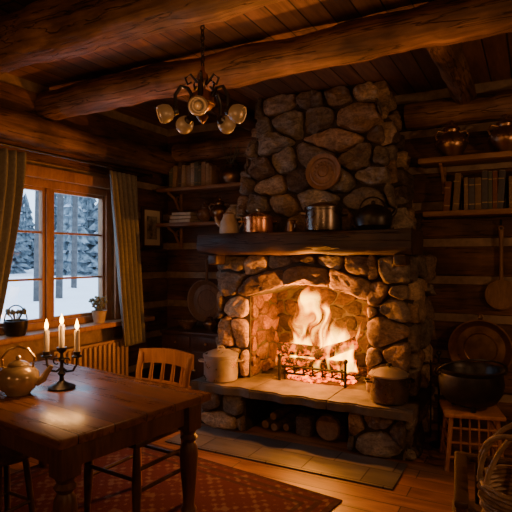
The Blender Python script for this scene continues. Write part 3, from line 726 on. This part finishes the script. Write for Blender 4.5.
b.box(((cx0+cx1)/2,(cy0+cy1)/2,.39),(cx1-cx0,cy1-cy0,.62),'dark'); b.box(((cx0+cx1)/2,(cy0+cy1)/2-.01,.715),(cx1-cx0+.03,cy1-cy0+.03,.035),'dark',bev=.01)
for x in (cx0+.04,cx1-.04):
    for y in (cy0+.04,cy1-.04): b.box((x,y,.04),(.05,.05,.08),'dark')
for k in range(2):
    xx=cx0+.20+k*.38; b.box((xx,cy0-.008,.62),(.35,.02,.12),'dark',bev=.006); b.ball((xx,cy0-.028,.62),.014,'brass',10)
    b.box((xx,cy0-.008,.32),(.35,.02,.42),'dark',bev=.006); b.box((xx,cy0-.016,.32),(.24,.012,.30),'dark',bev=.006); b.ball((xx+(.14 if k==0 else -.14),cy0-.028,.34),.014,'brass',10)
b.done()
def roundboard(name,loc,r,hl,mat,ring=True,tilt=0,deep=False,dx=0):
    b=B(name); mt=Euler((math.radians(90-tilt),0,0)).to_matrix()
    if deep: prof=[(0,0),(r*.8,0),(r,.05),(r*1.03,.06),(r*.98,.06),(r*.78,.012),(r*.55,.012),(r*.53,.018),(r*.5,.012),(0,.014)]
    else: prof=[(0,0),(r*.96,0),(r,.006),(r,.018),(r*.96,.024),(r*.86,.024),(r*.84,.018),(0,.018)]
    b.lathe(prof,(0,0,0),mat,40,mt=mt)
    up=Vector((0,math.sin(math.radians(tilt)),math.cos(math.radians(tilt))))
    y0=-.012
    p=[Vector((0,y0,0))+up*(r*.96+hl*t) for t in (0,.3,.7,1)]
    b.tube(p,lambda t:.019-.006*math.sin(math.pi*t)+.004*t,mat,10)
    b.tube([p[-1]+Vector((.018*math.cos(a),0,.018+.018*math.sin(a))) for a in [i*math.pi/6 for i in range(12)]],.006,mat,6,closed=True)
    return b.done(loc=loc)
roundboard('round_skillet',(-3.23,4.845,1.02),.23,.24,'board',deep=True)
b=B('wooden_bowl'); b.lathe([(0,0),(.05,0),(.055,.01),(.10,.06),(.115,.085),(.108,.085),(.09,.055),(0,.02)],(0,0,0),'cer',28); b.done(loc=(-3.3,4.56,.734))
jar('stoneware_jar',(-3.02,4.58,.734),.55,'bronze',True,False)
# ------------------------------------------------------------------ right shelves
shelf('wall_shelf',-.88,1.3,2.36,.28,.045,br=(-.70,.9)); shelf('wall_shelf',-.84,1.3,1.90,.28,.045,br=(.9,))
jar('ornate_jar',(-.62,4.72,2.362),1.05,'bronze'); jar('ornate_jar',(-.20,4.72,2.362),1.05,'bronze'); jar('ornate_jar',(.35,4.72,2.362),.8,'cer')
books('shelf_books',-.68,.75,1.90,.25,.33,Y1-.14,g=.8)
roundboard('hanging_bread_paddle',(-.24,4.84,1.19),.13,.42,'board')
b=B('wall_hook'); b.tube([(-.24,Y1-.03,1.79),(-.24,Y1-.08,1.785),(-.24,Y1-.10,1.81)],.007,'iron',8); b.ball((-.24,Y1-.10,1.815),.011,'iron',8); b.done()
roundboard('hanging_copper_pan',(-.40,4.82,.72),.25,.02,'bronze',deep=True)
b=B('spindle_stool')
b.box((0,0,.395),(.40,.38,.03),'chair',bev=.01)
for sx in (-1,1):
    for sy in (-1,1): b.tube([(sx*.185,sy*.175,0.003),(sx*.165,sy*.155,.2),(sx*.15,sy*.14,.385)],.016,'chair',10)
for z in (.10,.2,.3):
    k=.185-.035*z/.385
    for sy in (-1,1): b.cyl((-k,sy*(k-.01),z),(k,sy*(k-.01),z),.009,'chair',8)
    for sx in (-1,1): b.cyl((sx*k,-k+.01,z),(sx*k,k-.01,z),.009,'chair',8)
for x in (-.09,-.03,.03,.09):
    b.cyl((x,-.168,.10),(x,-.148,.385),.007,'chair',8)
for y in (-.08,0,.08): b.cyl((.173,y,.10),(.152,y,.385),.007,'chair',8)
b.done(loc=(-.40,4.04,0),rz=.25)
b=B('iron_cauldron')
b.lathe([(0,.02),(.10,.02),(.17,.05),(.215,.12),(.225,.19),(.215,.255),(.235,.275),(.24,.29),(.225,.29),(.2,.25),(.205,.18),(.15,.07),(0,.045)],(0,0,0),'iron',40)
for k in range(3):
    a=k*2.094+.3; b.cyl((.125*math.cos(a),.125*math.sin(a),.0),(.125*math.cos(a),.125*math.sin(a),.04),.018,'iron',8)
b.tube([(math.cos(a)*.245,-.10*math.sin(a)-.02,.27+.10*math.sin(a)) for a in [math.pi*i/18 for i in range(19)]],.007,'iron',8)
for sg in (-1,1): b.tube(arc((sg*.235,0,.265),.025,0,350,10),.006,'iron',6)
b.done(loc=(-.40,4.04,.4125),rz=.45)
b=B('fireplace_poker_stand'); 
b.lathe([(0,0),(.07,0),(.075,.012),(.02,.03),(0,.03)],(0,0,0),'iron',20); b.cyl((0,0,.02),(0,0,.72),.009,'iron',10); b.ball((0,0,.74),.02,'iron')
b.box((0,0,.65),(.14,.02,.012),'iron')
for x in (-.06,.06): b.cyl((x,-.014,.06),(x,-.014,.68),.006,'iron',8)
b.done(loc=(-.665,4.32,0))
# ------------------------------------------------------------------ foreground right
b=B('spindle_armchair')
b.box((0,0,.42),(.54,.50,.035),'dark',bev=.012)
for sx in (-1,1):
    for sy in (-1,1): b.cyl((sx*.24,sy*.22,0.003),(sx*.235,sy*.215,.62),.02,'dark',12)
    b.box((sx*.235,0,.63),(.05,.52,.028),'dark',bev=.01)
    for y in (-.13,-.04,.05,.14): b.cyl((sx*.235,y,.43),(sx*.235,y,.62),.009,'dark',8)
    b.cyl((sx*.238,-.22,.18),(sx*.238,.22,.18),.012,'dark',8)
b.box((0,.225,.63),(.52,.045,.03),'dark',bev=.01)
for x in (-.17,-.1,-.03,.04,.11,.18): b.cyl((x,.225,.43),(x,.225,.62),.009,'dark',8)
b.cyl((-.238,.218,.2),(.238,.218,.2),.012,'dark',8); b.cyl((-.238,-.218,.2),(.238,-.218,.2),.012,'dark',8)
b.done(loc=(-.02,2.22,0),rz=.12)
b=B('wicker_basket')
for k in range(12):
    z=.01+k*.017; r=.13+.035*math.sin(k/11*1.7)
    b.tube([((r+.004*math.sin(12*a+k*math.pi))*math.cos(a),(r+.004*math.sin(12*a+k*math.pi))*math.sin(a),z) for a in [2*math.pi*i/72 for i in range(72)]],.0095,'wicker',6,closed=True)
b.lathe([(0,0),(.13,0),(.13,.008),(0,.008)],(0,0,0),'wicker',24)
for k in range(24):
    a=2*math.pi*k/24; b.tube([(.13*math.cos(a),.13*math.sin(a),0),(.155*math.cos(a),.155*math.sin(a),.10),(.168*math.cos(a),.168*math.sin(a),.20)],.005,'wicker',5)
for ph,rr,tl,hh in ((0,.168,0,.24),(.35,.165,.05,.22),(-.4,.16,-.06,.20),(1.2,.16,.03,.23)):
    b.tube([(rr*math.cos(a)*math.cos(ph)+tl*math.sin(a),rr*math.cos(a)*math.sin(ph)+tl*math.sin(a),.19+hh*math.sin(a)) for a in [math.pi*i/20 for i in range(21)]],.010,'wicker',8)
b.done(loc=(-.02,2.21,.442),rz=.2)
# ------------------------------------------------------------------ chandelier
CX,CY=-1.66,2.44
b=B('chandelier'); dz=-.065
b.lathe([(0,ZC-.001),(.06,ZC-.001),(.055,ZC-.03),(.02,ZC-.05),(0,ZC-.05)],(0,0,0),'iron',20)
z=ZC-.05; k=0
while z>2.66+dz:
    ax=(1,0,0) if k%2 else (0,1,0)
    pts=[Vector(ax)*(.011*math.cos(a))+Vector((0,0,z-.017+.02*math.sin(a))) for a in [2*math.pi*i/12 for i in range(12)]]
    b.tube(pts,.004,'iron',6,closed=True); z-=.030; k+=1
b.lathe([(0,2.66),(.012,2.655),(.014,2.63),(.03,2.61),(.034,2.58),(.016,2.555),(.014,2.53),(.045,2.51),(.065,2.475),(.07,2.44),(.05,2.415),(.02,2.40),(.022,2.385),(.035,2.37),(.02,2.345),(.008,2.335),(0,2.33)],(0,0,dz),'bronze',28)
b.lathe([(.071,2.45),(.076,2.445),(.071,2.435)],(0,0,dz),'brass',28)
fill_pts=[]
for k in range(5):
    a=2*math.pi*k/5+math.radians(-62); d=Vector((math.cos(a),math.sin(a),0))
    b.tube([d*r+Vector((0,0,zz+dz)) for r,zz in ((.05,2.47),(.085,2.525),(.125,2.53),(.155,2.48),(.155,2.43),(.15,2.395))],.011,'iron',8)
    b.tube([d*r+Vector((0,0,zz+dz)) for r,zz in ((.03,2.56),(.07,2.605),(.10,2.58),(.085,2.545),(.065,2.56))],.007,'iron',8)
    ct=d*.155+Vector((0,0,2.39+dz)); ax=(d*.86+Vector((0,0,-.30))).normalized()
    mt=Vector((0,0,1)).rotation_difference(ax).to_matrix()
    b.lathe([(0,-.015),(.022,-.012),(.028,.012),(.02,.02)],ct,'iron',18,mt=mt)
    b.lathe([(.02,.012),(.042,.028),(.052,.055),(.052,.08),(.045,.095),(.040,.092),(.044,.07),(.036,.035),(.0,.022)],ct,'shade',24,mt=mt)
    b.ball(ct+ax*.07,(.024,.024,.024),'shade',12)
    fill_pts.append(ct+ax*.23)
b.done(loc=(CX,CY,0))
for i,p in enumerate(fill_pts): light('chandelier_fill_%d'%i,(CX+p.x,CY+p.y,p.z),2.1,(1,.47,.17),.0)  # warm fill points added outside the shades of an unlit chandelier
def fill_lantern(loc,arm,power,col=(1,.51,.22)):  # out-of-view lanterns, added as housings for warm fill lights
    b=B('added_fill_lantern'); b.box((0,0,0),(.16,.16,.02),'iron'); b.box((0,0,.24),(.18,.18,.02),'iron',taper=.6)
    for sx in (-1,1):
        for sy in (-1,1): b.cyl((sx*.07,sy*.07,0),(sx*.07,sy*.07,.24),.006,'iron',6)
    b.lathe([(.03,.01),(.03,.08),(0,.08)],(0,0,0),'wax',14)
    a=Vector(arm); b.tube([a*.0+Vector((0,0,.25)),a*.6+Vector((0,0,.30)),a*1.0+Vector((0,0,.25))],.008,'iron',8); b.done(loc=loc)
    light('added_fill_light',(loc[0],loc[1],loc[2]+.15),power,col,.03)
fill_lantern((.6,Y0+.22,1.9),(0,-.215,0),44)
fill_lantern((X1-.22,2.7,1.75),(.215,0,0),46)
fill_lantern((-2.6,Y0+.22,1.9),(0,-.215,0),18)
# ------------------------------------------------------------------ outside
b=B('snowy_ground'); vs=[];fs=[];n=40
for j in range(n+1):
    for i in range(n+1):
        x=-4.3-46*(i/n)**1.3; y=-18+55*j/n; vs.append((x,y,.15+.3*noise.noise(Vector((x*.18,y*.18,0)))+(abs(x)-4)*.022))
for j in range(n):
    for i in range(n): fs.append([j*(n+1)+i,j*(n+1)+i+1,(j+1)*(n+1)+i+1,(j+1)*(n+1)+i])
b.add(vs,fs,'snow'); b.done(angle=180)
b=B('snowy_pine_forest')
def pine(x,y,h):
    z0=.1; b.cyl((x,y,z0-.3),(x,y,z0+h*.9),.018*h+.04,'bark',8,r2=.02)
    nl=11
    for k in range(nl):
        t=k/nl; zz=z0+h*(.10+.86*t); r=h*.15*(1-t)+.12; seg=22; vs=[];
        for q in range(seg):
            a=2*math.pi*q/seg; rr=r*(1+(.28 if q%2 else -.25))*(1+.35*R.random()); vs.append((x+rr*math.cos(a),y+rr*math.sin(a),zz-h*.035*(1+1.4*R.random())))
        vs.append((x,y,zz+h*.10)); b.add(vs,[[q,(q+1)%seg,seg] for q in range(seg)],'pine')
        vs2=[]
        for q in range(seg):
            a=2*math.pi*q/seg; rr=r*.7*(1+(.3 if q%2 else -.3)); vs2.append((x+rr*math.cos(a),y+rr*math.sin(a),zz+.0+h*.004))
        vs2.append((x,y,zz+h*.105)); b.add(vs2,[[q,(q+1)%seg,seg] for q in range(seg)],'snow')
for i in range(50):
    x=-R.uniform(19,38); y=R.uniform(-6,40)
    pine(x,y,R.uniform(4.5,9))
for (x,y) in ((-13,11.2),(-12,9.6),(-15,13.6),(-14,16)): 
    b.cyl((x,y,-.3),(x+.2,y,9),.11,'bark',10,r2=.07)
b.done(angle=20)
w=bpy.data.worlds.new('World'); bpy.context.scene.world=w; w.use_nodes=True; nt=w.node_tree; nt.nodes.clear()
bg=N(nt,'ShaderNodeBackground'); bg.inputs[0].default_value=(.50,.69,.96,1); bg.inputs[1].default_value=4.6
o=N(nt,'ShaderNodeOutputWorld'); L(nt,bg.outputs[0],o.inputs[0])
cd=bpy.data.cameras.new('camera'); cd.sensor_width=36; cd.lens=36*515/512; cd.shift_y=2/512; cd.clip_start=.05
cam=bpy.data.objects.new('camera',cd); C.objects.link(cam); cam.location=(0,0,1.5); cam.rotation_euler=(math.radians(90),0,math.radians(28.3)); bpy.context.scene.camera=cam
